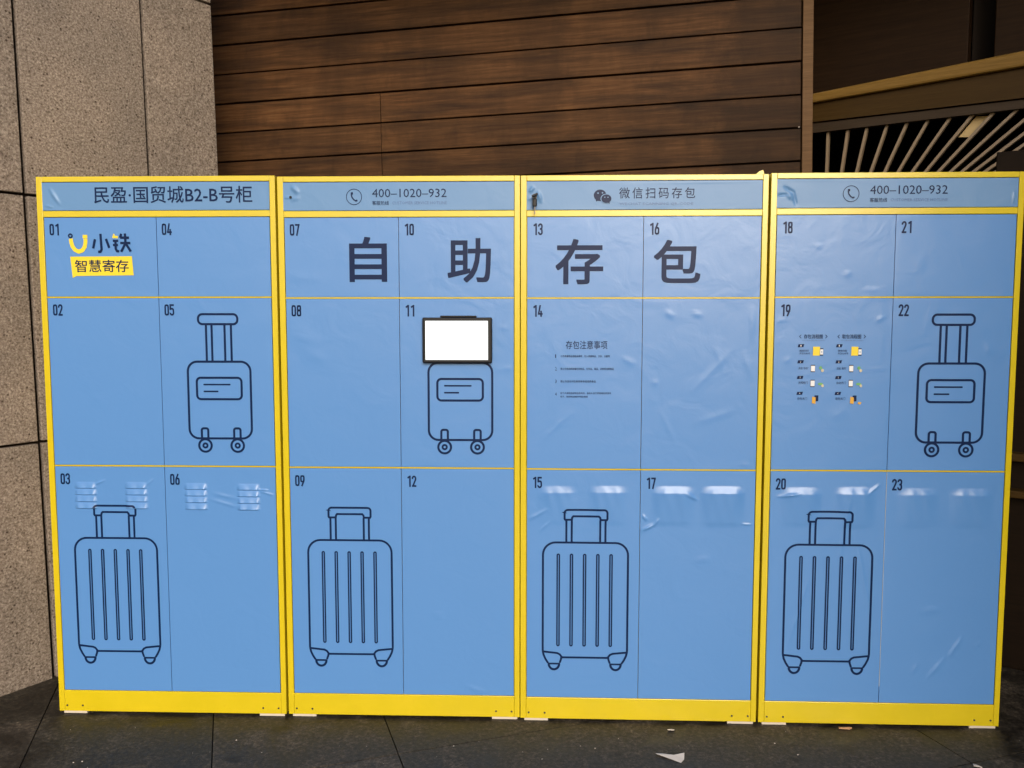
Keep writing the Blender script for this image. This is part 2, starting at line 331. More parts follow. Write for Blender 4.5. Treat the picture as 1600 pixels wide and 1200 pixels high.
# ------------------------------------------------------------------ flat print geometry (2-D, in door coordinates u, v)
def ribbon(pts, w, closed=False):
    """flat strip along a polyline, mitred"""
    pts = [Vector(p) for p in pts]; n = len(pts); V, F = [], []
    for i in range(n):
        a = pts[i - 1] if (i > 0 or closed) else None; c = pts[(i + 1) % n] if (i < n - 1 or closed) else None
        d1 = (pts[i] - a).normalized() if a is not None else None
        d2 = (c - pts[i]).normalized() if c is not None else None
        if d1 is None: d1 = d2
        if d2 is None: d2 = d1
        tdir = (d1 + d2)
        tdir = tdir.normalized() if tdir.length > 1e-6 else d1
        nn = Vector((-tdir.y, tdir.x)); k = max(0.35, nn.dot(Vector((-d1.y, d1.x))))
        V += [pts[i] + nn * (w / 2 / k), pts[i] - nn * (w / 2 / k)]
    m = n if closed else n - 1
    for i in range(m):
        j = (i + 1) % n; F.append((2 * i, 2 * i + 1, 2 * j + 1, 2 * j))
    return V, F
def cap_ribbon(pts, w):
    parts = [ribbon(pts, w)]
    for e, q in ((pts[0], pts[1]), (pts[-1], pts[-2])):
        d = (Vector(e) - Vector(q)); a0 = math.atan2(d.y, d.x)
        V = [Vector(e)] + [Vector(e) + Vector((math.cos(a0 - math.pi / 2 + math.pi * i / 6), math.sin(a0 - math.pi / 2 + math.pi * i / 6))) * (w / 2) for i in range(7)]
        parts.append((V, [(0, i, i + 1) for i in range(1, 7)]))
    return join(*parts)
def arc(cx, cy, rx, ry, a0, a1, n=10):
    return [(cx + rx * math.cos(R(a0 + (a1 - a0) * i / n)), cy + ry * math.sin(R(a0 + (a1 - a0) * i / n))) for i in range(n + 1)]
def rrect(x0, x1, y0, y1, r, n=6):
    return arc(x1 - r, y1 - r, r, r, 0, 90, n) + arc(x0 + r, y1 - r, r, r, 90, 180, n) + arc(x0 + r, y0 + r, r, r, 180, 270, n) + arc(x1 - r, y0 + r, r, r, 270, 360, n)
def poly(pts):
    return [Vector(p) for p in pts], [tuple(range(len(pts)))]
def ell(cx, cy, rx, ry, n=24):
    return poly(arc(cx, cy, rx, ry, 0, 360 - 360 / n, n - 1))
def dens(vf, step):
    """split long quads of ribbons so that prints can follow a bumpy door"""
    V = list(vf[0]); F = []
    for q in vf[1]:
        if len(q) == 4:
            a, b2, c, d = [V[i] for i in q]; n = max(1, int(max((a - d).length, (b2 - c).length) / step))
            if n > 1:
                prev = (q[0], q[1])
                for k in range(1, n + 1):
                    if k == n: cur = (q[3], q[2])
                    else:
                        V.append(a.lerp(d, k / n)); V.append(b2.lerp(c, k / n)); cur = (len(V) - 2, len(V) - 1)
                    F.append((prev[0], prev[1], cur[1], cur[0])); prev = cur
                continue
        F.append(q)
    return V, F
# DIN-like condensed figures in a 0.5 x 1 box
def digit(ch):
    s = 0.155; h = s / 2; W = 0.46; x0, x1, y0, y1 = h, W - h, h, 1 - h; r = 0.162
    if ch == '0': return [ribbon(rrect(x0, x1, y0, y1, r), s, True)]
    if ch == '1': return [ribbon([(x1 - 0.04, 0), (x1 - 0.04, 1)], s), ribbon([(x1 - 0.06, 0.93), (x0 + 0.02, 0.79)], s)]
    if ch == '2': return [ribbon([(x0, 0.70)] + arc((x0 + x1) / 2, 1 - h - r, r, r, 180, 0, 10) + [(x1, 0.66), (x1 - 0.03, 0.58), (x0 + 0.04, 0.10)], s), ribbon([(0.01, h), (W, h)], s)]
    if ch == '3': return [ribbon([(x0, 0.72)] + arc((x0 + x1) / 2, 1 - h - r, r, r, 180, 0, 8) + [(x1, 0.68), (x1 - 0.02, 0.58), (x1 - 0.09, 0.525), (x0 + 0.10, 0.525)], s),
                          ribbon([(x0 + 0.10, 0.52), (x1 - 0.09, 0.52), (x1 - 0.02, 0.47), (x1, 0.38)] + arc((x0 + x1) / 2, h + r, r, r, 0, -180, 8) + [(x0, 0.28)], s)]
    if ch == '4': return [ribbon([(x0 + 0.16, 1), (x0, 0.28)], s), ribbon([(0, 0.25), (W + 0.02, 0.25)], s), ribbon([(x1 - 0.06, 0.52), (x1 - 0.06, 0)], s)]
    if ch == '5': return [ribbon([(W - 0.02, 1 - h), (x0 + h, 1 - h)], s), ribbon([(x0, 1), (x0, 0.50)], s), ribbon([(x0, 0.56), (x0 + 0.06, 0.60), (x1 - 0.11, 0.61), (x1 - 0.02, 0.56), (x1, 0.45)] + arc((x0 + x1) / 2, h + r, r, r, 0, -180, 8) + [(x0, 0.26)], s)]
    if ch == '6': return [ribbon(rrect(x0, x1, y0, 0.60, 0.16), s, True), ribbon([(x0 + 0.01, 0.40), (x0 + 0.04, 0.58), (x1 - 0.07, 1)], s)]
    if ch == '7': return [ribbon([(0, 1 - h), (W, 1 - h)], s), ribbon([(x1, 0.94), (x1 - 0.02, 0.84), (x0 + 0.08, 0)], s)]
    if ch == '8': return [ribbon(rrect(x0 + 0.01, x1 - 0.01, 0.53, y1, 0.145), s, True), ribbon(rrect(x0, x1, y0, 0.53, 0.155), s, True)]
    if ch == '9': return [ribbon(rrect(x0, x1, 0.40, y1, 0.16), s, True), ribbon([(x1 - 0.01, 0.60), (x1 - 0.04, 0.42), (x0 + 0.07, 0)], s)]
def number(txt, u, v, h):
    L = []
    for i, ch in enumerate(txt):
        for k, (V, F) in enumerate(digit(ch)):
            L.append(([Vector((u + (p.x + i * 0.53) * h * 0.86, v - h + p.y * h, 0.00012 * k)) for p in V], F))
    return L
_fc = {}
def text2d(body, u0, u1, v0, v1, off=0.0, res=2, spacing=1.0):
    b_ = abs(off) if off > 0 else 0
    hh = 0.015 * (v1 - v0) * b_ / 0.024
    V, F = text1(body, u0 + hh, u1 - hh, v0 + hh, v1 - hh, 0.0, res, spacing)
    if not b_: return V, F
    SH = [(-1, -1), (1, -1), (1, 1), (-1, 1), (0, -1), (1, 0), (0, 1), (-1, 0)]; n = 8 if b_ > 0.015 else 4
    out = [([Vector((p.x + hh * SH[i][0], p.y + hh * SH[i][1], i * 0.00004)) for p in V], F) for i in range(n)]
    return join(*out)
def text1(body, u0, u1, v0, v1, off=0.0, res=2, spacing=1.0):
    key = (body, off, res, spacing)
    if key not in _fc:
        c = bpy.data.curves.new('lettering', 'FONT'); c.body = body; c.resolution_u = res; c.offset = off; c.space_character = spacing; c.fill_mode = 'BOTH'
        o = bpy.data.objects.new('lettering', c); COL.objects.link(o); bpy.context.view_layer.update()
        dg = bpy.context.evaluated_depsgraph_get(); ev = o.evaluated_get(dg); m = ev.to_mesh()
        V = [Vector((p.co.x, p.co.y)) for p in m.vertices]; F = [tuple(q.vertices) for q in m.polygons]
        ev.to_mesh_clear(); bpy.data.objects.remove(o); bpy.data.curves.remove(c); _fc[key] = (V, F)
    V, F = _fc[key]
    xa, xb = min(p.x for p in V), max(p.x for p in V); ya, yb = min(p.y for p in V), max(p.y for p in V)
    return [Vector((u0 + (p.x - xa) / (xb - xa) * (u1 - u0), v0 + (p.y - ya) / (yb - ya) * (v1 - v0))) for p in V], F
def put(name, vfs, m, parent, hf=None, label=None, lift=0.0009, step=0.02):
    """lay flat print on a front (y = -lift - height of the film below)"""
    V, F = [], []
    for k, vf in enumerate(vfs):
        vf = dens(vf, step) if hf else vf
        n = len(V)
        for p in vf[0]:
            z = p[2] if len(p) > 2 else 0
            V.append((p[0], FRONT - lift - z - 0.00004 * (k % 12) - (hf(p[0], p[1]) if hf else 0), p[1]))
        F += [tuple(i + n for i in q) for q in vf[1]]
    o = obj(name, (V, F), m, parent)
    if label: o['label'] = label
    return o
FRONT = 0.0015
LW = 0.0078
def small_case(du=0.0, cut=False):
    L = []
    if not cut:
        L.append(ribbon(rrect(0.559 + du, 0.699 + du, 1.427, 1.462, 0.015), LW, True))
        L += [ribbon([(x + du, 1.4265), (x + du, 1.295)], LW) for x in (0.5865, 0.6065, 0.6525, 0.6755)]
    L.append(ribbon(rrect(0.517 + du, 0.741 + du, 1.022, 1.295, 0.034, 8), LW, True))
    L.append(ribbon(rrect(0.548 + du, 0.708 + du, 1.162, 1.238, 0.014), LW, True))
    L.append(cap_ribbon([(0.574 + du, 1.214), (0.666 + du, 1.214)], 0.0056)); L.append(cap_ribbon([(0.574 + du, 1.1895), (0.622 + du, 1.1895)], 0.0056))
    for c in (0.5725, 0.6885):
        L.append(ribbon(arc(c + du, 0.9965, 0.0225, 0.0225, 0, 348, 29), LW, True)); L.append(ribbon(arc(c + du, 0.9965, 0.0075, 0.0075, 0, 342, 19), LW * 0.9, True))
        L.append(ribbon([(c - 0.0115 + du, 1.022), (c - 0.0115 + du, 1.050)] + arc(c - 0.0045 + du, 1.051, 0.007, 0.007, 180, 90, 5) + arc(c + 0.0045 + du, 1.051, 0.007, 0.007, 90, 0, 5) + [(c + 0.0115 + du, 1.022)], LW))
    return L
def large_case(du=0.0):
    w_ = 0.0073; L = []
    def q(pts): return [(x + du, y) for x, y in pts]
    # handle grip outline
    L.append(ribbon(q([(0.159, 0.744), (0.159, 0.765)] + arc(0.170, 0.765, 0.011, 0.011, 180, 90, 5) + arc(0.299, 0.765, 0.011, 0.011, 90, 0, 5) + [(0.310, 0.744), (0.308, 0.7405), (0.286, 0.7405), (0.2845, 0.7485), (0.280, 0.753), (0.190, 0.753), (0.186, 0.7485), (0.1845, 0.7405), (0.161, 0.7405)]), w_, True))
    L += [ribbon(q([(x, 0.7395), (x, 0.660)]), w_) for x in (0.1655, 0.1845, 0.285, 0.3035)]
    body = [(0.083, 0.262)] + [(0.083, 0.612)] + arc(0.128, 0.613, 0.045, 0.045, 180, 90, 8) + arc(0.339, 0.613, 0.045, 0.045, 90, 0, 8) + [(0.384, 0.262)]
    L.append(ribbon(q(body), w_))
    L.append(ribbon(q([(0.083, 0.262), (0.0865, 0.246), (0.094, 0.230), (0.1025, 0.2165)]), w_)); L.append(ribbon(q([(0.384, 0.262), (0.3805, 0.246), (0.373, 0.230), (0.3645, 0.2165)]), w_))
    for sgn, x0 in ((1, 0.083), (-1, 0.384)):
        L.append(ribbon(q([(x0 + sgn * a, y) for a, y in ((0.002, 0.259), (0.052, 0.2535), (0.061, 0.249), (0.067, 0.241), (0.066, 0.232), (0.061, 0.218))]), w_))
        cx = x0 + sgn * 0.0405
        L.append(ribbon(q([(cx - 0.022, 0.2145), (cx + 0.022, 0.2145)]), w_ * 0.9))
        V = arc(cx, 0.212, 0.0225, 0.0255, 180, 360, 14)
        L.append(ribbon(q([(p[0], p[1] + 0.002) for p in arc(cx, 0.212, 0.0185, 0.0205, 180, 360, 14)]), 0.0082))
    L.append(ribbon(q([(0.149, 0.238), (0.318, 0.238)]), w_))
    for k in range(5):
        x = 0.1375 + 0.04665 * k; L.append(ribbon(q(rrect(x - 0.0038, x + 0.0038, 0.281, 0.6155, 0.0037, 4)), 0.0050, True))
    return L

# ------------------------------------------------------------------ bumpy film height fields
def sstep(a, b, x):
    t_ = min(1, max(0, (x - a) / (b - a))); return t_ * t_ * (3 - 2 * t_)
def crease(u0, v0, u1, v1, wd, h):
    h *= (0.62 if v0 > 1.53 else 0.8) if 0.93 < v0 < 1.8 else 1.25
    d = Vector((u1 - u0, v1 - v0)); L2 = d.length_squared
    def f(u, v):
        t_ = ((u - u0) * d.x + (v - v0) * d.y) / L2
        if t_ < -0.2 or t_ > 1.2: return 0
        x = (u - u0) - d.x * t_; y = (v - v0) - d.y * t_; r2 = x * x + y * y
        if r2 > wd * wd * 6: return 0
        e = 1 - max(0, abs(t_ - 0.5) * 2 - 0.3) / 1.1
        return h * math.exp(-r2 / (wd * wd)) * max(0, e)
    return f
def louvre(u0, u1, vt, n=4, pitch=0.0243, h=0.0068):
    ph = [random.Random(int(u0 * 1e4) + i).uniform(-0.0025, 0.0025) for i in range(n)]
    def f(u, v):
        if u < u0 - 0.012 or u > u1 + 0.012 or v > vt + 0.004 or v < vt - n * pitch - 0.01: return 0
        side = sstep(u0 - 0.010, u0 + 0.004, u) * (1 - sstep(u1 - 0.004, u1 + 0.010, u))
        r_ = 0
        for i in range(n):
            top = vt - i * pitch + ph[i] * 0.4; bot = top - pitch * 0.88
            s_ = (top - v) / (top - bot)
            if 0 <= s_ <= 1: r_ = h * s_ ** 0.85
            elif 1 < s_ < 1.13: r_ = h * (1 - (s_ - 1) / 0.13) ** 1.3
        return r_ * side * (1 + 0.12 * math.sin(u * 170 + v * 60))
    return f
def hood(u0, u1, vt, vb, h=0.017, slant=0.025):
    """film stretched over a vent hood: a steep bevel facing up, then a face that sinks away to the bottom"""
    def f(u, v):
        if u < u0 - 0.035 or u > u1 + 0.035 or v > vt + 0.004 or v < vb - 0.03: return 0
        q = (vt - v) / slant
        up_ = min(1, max(0, q)); a = up_ if q < 1 else 1 - 0.93 * ((vt - slant - v) / (vt - slant - vb + 0.024))
        tap = 0.014 * (1 - up_)
        side = sstep(u0 - 0.032 + tap * 0.2, u0 + 0.020 + tap, u) * (1 - sstep(u1 - 0.020 - tap, u1 + 0.032 - tap * 0.2, u))
        return h * 0.41 * a * sstep(vb - 0.022, vb + 0.004, v) * side + 0.0005 * math.sin(u * 150 + v * 45) * a * side
    return f
def film(u0, u1, v0, v1, feats, step, seed):
    """door face with its own thickness; front follows hf"""
    rg = random.Random(seed); A = [(rg.uniform(3, 9), rg.uniform(3, 9), rg.uniform(0, 6), rg.uniform(0.00005, 0.00016)) for _ in range(4)]
    def hf(u, v):
        s_ = sum(a[3] * math.sin(a[0] * 2 * u + a[1] * v + a[2]) for a in A)
        ed = min(1, min(u - u0, u1 - u, v - v0, v1 - v) / 0.012)
        r_ = s_
        for f in feats: r_ += f(u, v)
        return r_ * max(0, ed)
    return hf
def grid_panel(u0, u1, v0, v1, hf, su, sv, back=0.015):
    U = su; Vv = sv; V = []; F = []
    nu, nv = len(U), len(Vv)
    for v in Vv:
        for u in U: V.append((u, FRONT - hf(u, v), v))
    for j in range(nv - 1):
        for i in range(nu - 1): F.append((j * nu + i, j * nu + i + 1, (j + 1) * nu + i + 1, (j + 1) * nu + i))
    ring = [i for i in range(nu)] + [j * nu + nu - 1 for j in range(1, nv)] + [(nv - 1) * nu + i for i in range(nu - 2, -1, -1)] + [j * nu for j in range(nv - 2, 0, -1)]
    n = len(V); m = len(ring)
    V += [V[i] for i in ring] + [(V[i][0], back, V[i][2]) for i in ring]
    F += [(n + k, n + m + k, n + m + (k + 1) % m, n + (k + 1) % m) for k in range(m)] + [tuple(range(n + 2 * m - 1, n + m - 1, -1))]
    return V, F
def samp(a, b, step, dense=()):
    out = [a]; x = a
    while x < b - 1e-9:
        s_ = step
        for (d0, d1, ds) in dense:
            if d0 <= x <= d1: s_ = ds
        x = min(b, x + s_); out.append(x)
    if out[-1] - out[-2] < step * 0.2 and len(out) > 2: out.pop(-2)
    return out

# ------------------------------------------------------------------ locker cabinets
W_, H_, D_ = 0.8425, 1.94, 0.50
UL, UM, UR = 0.022, 0.4215, 0.822
ROWS = [(1.5245, 1.7985), (0.9245, 1.5180), (0.0905, 0.9180)]
GAP = 0.0012
CAB = [(-1.66446, 0.00995, -1.8114, 1.00143, 'blue and yellow locker cabinet of doors 01 to 06 against the granite wall'),
       (-0.81456, -0.01544, -1.7703, 0.9995, 'blue and yellow locker cabinet of doors 07 to 12 carrying the lit screen'),
       (0.03009, -0.04622, -2.0941, 0.9990, 'blue and yellow locker cabinet of doors 13 to 17 with keys in its header lock'),
       (0.87981, -0.07879, -2.1332, 1.0005, 'blue and yellow locker cabinet of doors 18 to 23 beside the dark recess')]
NUM = [['01', '02', '03', '04', '05', '06'], ['07', '08', '09', '10', '11', '12'], ['13', '14', '15', '16', '', '17'], ['18', '19', '20', '21', '22', '23']]
C = crease
FE = {  # raised wrinkles, louvres and hoods by (cabinet, column, row)
 (0, 0, 2): [louvre(0.100, 0.163, 0.862), louvre(0.284, 0.349, 0.863), C(0.17, 0.855, 0.20, 0.868, 0.004, 0.002), C(0.352, 0.850, 0.375, 0.872, 0.004, 0.002)],
 (0, 1, 2): [louvre(0.500, 0.566, 0.861), louvre(0.690, 0.756, 0.860), C(0.765, 0.832, 0.815, 0.818, 0.004, 0.0016), C(0.59, 0.800, 0.68, 0.775, 0.006, 0.0012), C(0.60, 0.822, 0.675, 0.806, 0.006, 0.0011), C(0.765, 0.838, 0.793, 0.836, 0.003, 0.0022)],
 (2, 0, 2): [hood(0.085, 0.175, 0.861, 0.735, 0.011), hood(0.266, 0.357, 0.863, 0.733, 0.013), C(0.03, 0.74, 0.09, 0.775, 0.006, 0.0018), C(0.07, 0.70, 0.10, 0.73, 0.004, 0.0018)],
 (2, 1, 2): [hood(0.487, 0.588, 0.863, 0.735, 0.019), hood(0.655, 0.762, 0.864, 0.733, 0.021), C(0.43, 0.705, 0.47, 0.725, 0.005, 0.004), C(0.47, 0.722, 0.485, 0.745, 0.004, 0.003), C(0.43, 0.76, 0.445, 0.74, 0.004, 0.003), C(0.585, 0.835, 0.62, 0.815, 0.005, 0.003), C(0.62, 0.60, 0.67, 0.605, 0.006, 0.0016), C(0.78, 0.73, 0.81, 0.728, 0.003, 0.002)],
 (3, 0, 2): [hood(0.082, 0.176, 0.862, 0.735, 0.016), hood(0.268, 0.362, 0.864, 0.730, 0.020), C(0.055, 0.828, 0.12, 0.838, 0.005, 0.003), C(0.36, 0.84, 0.395, 0.87, 0.005, 0.0025), C(0.10, 0.30, 0.16, 0.52, 0.005, 0.0016), C(0.33, 0.66, 0.38, 0.42, 0.005, 0.0014), C(0.30, 0.83, 0.27, 0.62, 0.006, 0.0012)],
 (3, 1, 2): [hood(0.486, 0.576, 0.862, 0.735, 0.013), hood(0.664, 0.762, 0.862, 0.735, 0.014), C(0.665, 0.275, 0.70, 0.325, 0.0045, 0.003), C(0.66, 0.272, 0.685, 0.276, 0.004, 0.0025), C(0.592, 0.19, 0.64, 0.245, 0.005, 0.0028), C(0.53, 0.20, 0.555, 0.225, 0.004, 0.0022), C(0.745, 0.30, 0.77, 0.312, 0.004, 0.002), C(0.56, 0.424, 0.62, 0.43, 0.006, 0.002)],
 (1, 1, 2): [C(0.655, 0.122, 0.715, 0.10, 0.006, 0.0018), C(0.53, 0.39, 0.57, 0.39, 0.005, 0.001), C(0.535, 0.378, 0.57, 0.378, 0.004, 0.001)],
 (1, 1, 1): [C(0.77, 1.42, 0.80, 1.415, 0.006, 0.001), C(0.79, 1.275, 0.815, 1.275, 0.006, 0.001)],
 (1, 0, 0): [C(0.05, 1.60, 0.16, 1.585, 0.02, 0.0009), C(0.22, 1.66, 0.26, 1.63, 0.012, 0.0007)],
 (1, 0, 1): [C(0.04, 1.40, 0.14, 1.36, 0.03, 0.0012), C(0.09, 1.33, 0.16, 1.30, 0.02, 0.001)],
 (2, 0, 1): [C(0.355, 1.315, 0.395, 1.290, 0.006, 0.0016), C(0.09, 1.03, 0.14, 1.09, 0.005, 0.0016), C(0.12, 1.07, 0.18, 1.12, 0.004, 0.0011)],
 (2, 1, 1): [C(0.50, 1.475, 0.53, 1.455, 0.008, 0.0018), C(0.595, 1.47, 0.625, 1.46, 0.007, 0.0016), C(0.795, 1.48, 0.80, 1.38, 0.007, 0.0022), C(0.77, 1.33, 0.80, 1.25, 0.008, 0.0016), C(0.60, 1.20, 0.72, 1.33, 0.01, 0.0010), C(0.46, 1.235, 0.475, 1.22, 0.008, 0.0015), C(0.49, 1.12, 0.54, 1.02, 0.006, 0.0012), C(0.62, 1.09, 0.74, 1.13, 0.012, 0.0010), C(0.67, 1.36, 0.70, 1.27, 0.009, 0.0010), C(0.77, 0.945, 0.80, 0.935, 0.006, 0.0015)],
 (3, 0, 0): [C(0.15, 1.70, 0.175, 1.69, 0.006, 0.0018), C(0.255, 1.60, 0.275, 1.60, 0.007, 0.0018), C(0.32, 1.545, 0.38, 1.547, 0.006, 0.0012)],
 (3, 1, 0): [C(0.78, 1.535, 0.81, 1.53, 0.008, 0.0014), C(0.50, 1.66, 0.51, 1.60, 0.02, 0.0008)],
 (3, 0, 1): [C(0.37, 1.44, 0.392, 1.455, 0.005, 0.002), C(0.03, 1.44, 0.07, 1.445, 0.006, 0.001), C(0.22, 1.11, 0.28, 1.13, 0.02, 0.0009), C(0.06, 1.30, 0.08, 1.31, 0.007, 0.0012)],
 (3, 1, 1): [C(0.73, 1.35, 0.80, 1.33, 0.02, 0.0008), C(0.745, 1.36, 0.752, 1.33, 0.006, 0.0014)],
}
HDRF = {0: [C(0.050, 1.895, 0.078, 1.850, 0.006, 0.0032), C(0.030, 1.84, 0.055, 1.835, 0.004, 0.0022)],
        1: [C(0.052, 1.905, 0.072, 1.885, 0.007, 0.0040), C(0.022, 1.868, 0.050, 1.869, 0.004, 0.0018), C(0.05, 1.86, 0.078, 1.868, 0.007, 0.0016)],
        2: [C(0.030, 1.885, 0.045, 1.90, 0.006, 0.003), C(0.060, 1.885, 0.070, 1.85, 0.006, 0.003), C(0.022, 1.86, 0.035, 1.86, 0.004, 0.002), C(0.45, 1.912, 0.80, 1.915, 0.003, 0.0006)],
        3: [C(0.045, 1.892, 0.075, 1.875, 0.005, -0.003), C(0.074, 1.876, 0.086, 1.832, 0.005, -0.003), C(0.016, 1.865, 0.055, 1.868, 0.004, -0.003), C(0.055, 1.868, 0.072, 1.855, 0.007, 0.0025), C(0.807, 1.835, 0.809, 1.87, 0.003, 0.0018)]}
LABELDOOR = {(0, 0, 0): 'door 01 with yellow smile logo', (1, 0, 0): 'door 07 with large character', (2, 1, 1): 'blank unnumbered middle door with many small wrinkles'}
CABO = []
for ci, (cx, cy, yaw, sz, lab) in enumerate(CAB):
    cab = empty('locker_cabinet', (cx, cy, 0), R(yaw), lab, 'locker cabinet', 'blue and yellow luggage locker cabinets standing in a row'); cab.scale.z = sz
    CABO.append(cab)
    obj('cabinet_body', box(0.0005, W_ - 0.0005, 0.0165, D_, 0.0105, H_ - 0.0005), M_YEL, cab)
    for a in (0.0, UR): obj('side_rail', box(a + (0.0015 if a else 0), (UL - 0.0015) if a == 0 else W_, 0, 0.016, 0.010, H_), M_YEL, cab, bevel=0.0012)
    obj('top_rail', box(UL - 0.001, UR + 0.001, 0.0002, 0.0158, 1.9215, H_), M_YEL, cab, bevel=0.0012)
    obj('middle_rail', box(UL - 0.001, UR + 0.001, 0.0002, 0.0158, 1.8005, 1.8215), M_YEL, cab, bevel=0.0012)
    obj('plinth', box(UL - 0.001, UR + 0.001, 0.0002, 0.0158, 0.010, 0.0885), M_YEL, cab, bevel=0.0012)
    for v in (0.9212, 1.5212): obj('divider_strip', box(UL, UR, 0.0012, 0.0155, v - 0.0022, v + 0.0022), M_YEL, cab)
    for u in (0.030, 0.0875, 0.757, 0.8135): obj('screw', join(cyl((u, 0.0001, 0.0315), 0.0036, 0.0012, 'y', 10)), M_STEEL, cab)
    for a, c in ((0.014, 0.100), (0.742, 0.834)):
        for y0 in (0.004, D_ - 0.09): obj('foot', box(a, c, y0, y0 + 0.085, 0.0, 0.0104), M_FOOT, cab, bevel=0.001)
    # header panel
    fe = HDRF[ci]; hfh = hf = film(0.0195, 0.8235, 1.8235, 1.9195, fe, 0, 90 + ci)
    hd = obj('header_panel', grid_panel(0.0205, 0.8220, 1.8235, 1.9195, hf, samp(0.0205, 0.8220, 0.03, [(0, 0.1, 0.0025), (0.79, 0.83, 0.003)]), samp(1.8235, 1.9195, 0.0026)), M_HEAD, cab, smooth='front')
    doors = {}
    for col in (0, 1):
        u0, u1 = (UL + GAP, UM - GAP * 0.9) if col == 0 else (UM + GAP * 0.9, UR - GAP)
        for row, (v0, v1) in enumerate(ROWS):
            fe = FE.get((ci, col, row), []); hf = film(u0, u1, v0, v1, fe, 0, ci * 10 + col * 3 + row)
            lou = row == 2 and (ci in (0, 2, 3))
            st = 0.05 if not fe else 0.007
            du = [(u0, u1, 0.0035)] if lou else []
            dv = [(0.70, 0.885, 0.0016 if ci == 0 else 0.003)] if lou else []
            d = obj('door', grid_panel(u0, u1, v0, v1, hf, samp(u0, u1, st, du), samp(v0, v1, st if not lou else 0.01, dv)), M_BLUE, cab, smooth='front')
            doors[(col, row)] = (d, hf)
            nm = NUM[ci][col * 3 + row]
            if nm:
                L = number(nm, u0 + 0.018, v1 - 0.0245 if row == 2 else v1 - 0.021, 0.0405)
                put('number_print', L, M_NAVY, d, hf)
            if (ci, col, row) in LABELDOOR: d['label'] = LABELDOOR[(ci, col, row)]
    # luggage drawings
    d, hf = doors[(0, 2)]
    put('suitcase_print', large_case({0: 0.0, 1: 0.0, 2: -0.003, 3: -0.002}[ci]), M_NAVY, d, hf, step=0.006)
    if ci in (0, 1, 3):
        d, hf = doors[(1, 1)]
        put('suitcase_print', small_case({0: 0, 1: 0.0045, 3: -0.002}[ci], cut=(ci == 1)), M_NAVY, d, hf)
    # header lettering
    hf = None
    def hp(name, L, m=M_NAVY): put(name, L, m, hd, hfh, lift=0.0012)
    if ci == 0:
        hp('lettering_print', [text2d('民盈·国贸城B2-B号柜', 0.205, 0.763, 1.8475, 1.9055, 0.012)])
    elif ci in (1, 3):
        hp('lettering_print', [text2d('400–1020–932', 0.331, 0.589, 1.8675, 1.8965, 0.0)])
        hp('lettering_print', [text2d('客服热线', 0.331, 0.389, 1.841, 1.8555, 0.006, 1)])
        hp('lettering_print', [text2d('CUSTOMER SERVICE HOTLINE', 0.400, 0.590, 1.8435, 1.8535, -0.01, 1)], M_PRL)
        c0, c1 = 0.268, 1.8695
        hs = [(-0.0075, 0.0155), (-0.0095, 0.008), (-0.0075, -0.001), (-0.001, -0.0095), (0.008, -0.0145)]
        hp('phone_print', [ribbon(arc(c0, c1, 0.0265, 0.0265, 0, 352, 45), 0.0022, True), ribbon([(c0 + a, c1 + b_) for a, b_ in hs], 0.0042),
                           poly([(c0 - 0.0115, c1 + 0.006), (c0 - 0.011, c1 + 0.0155), (c0 - 0.004, c1 + 0.0165), (c0 - 0.0035, c1 + 0.0085)]),
                           poly([(c0 + 0.0035, c1 - 0.0125), (c0 + 0.0055, c1 - 0.0165), (c0 + 0.0125, c1 - 0.0145), (c0 + 0.0105, c1 - 0.0085)])])
    else:
        hp('lettering_print', [text2d('微信扫码存包', 0.3365, 0.595, 1.860, 1.8975, 0.004, 2, 1.35)])
        hp('lettering_print', [text2d('WECHAT SCANNING QR-CODE', 0.338, 0.589, 1.8365, 1.8465, -0.008, 1)], M_PRL)
        hp('chat_bubbles_print', [ell(0.2715, 1.8715, 0.0215, 0.0195), poly([(0.256, 1.861), (0.2585, 1.8505), (0.269, 1.856)])])
        put('chat_bubbles_print', [ell(0.2925, 1.860, 0.0195, 0.0165)], M_HEAD, hd, hfh, lift=0.0020)
        put('chat_bubbles_print', [ell(0.293, 1.8597, 0.0172, 0.0145), poly([(0.297, 1.849), (0.304, 1.842), (0.3045, 1.852)])], M_NAVY, hd, hfh, lift=0.0025)
        put('chat_bubbles_print', [ell(0.2645, 1.8785, 0.0027, 0.0027, 10), ell(0.2795, 1.8795, 0.0027, 0.0027, 10), ell(0.2875, 1.8645, 0.0021, 0.0021, 10), ell(0.2985, 1.8645, 0.0021, 0.0021, 10)], M_HEAD, hd, hfh, lift=0.0031)
    # big characters
    for (c_, col, ch, bb) in ((1, 0, '自', (0.248, 0.380, 1.5765, 1.7325)), (1, 1, '助', (0.591, 0.742, 1.5745, 1.7275)), (2, 0, '存', (0.120, 0.2845, 1.5685, 1.7235)), (2, 1, '包', (0.4575, 0.617, 1.5725, 1.7195))):
        if c_ == ci: put('character_print', [text2d(ch, bb[0], bb[1], bb[2], bb[3], 0.024, 4)], M_NAVY, doors[(col, 0)][0], doors[(col, 0)][1], lift=0.0012)
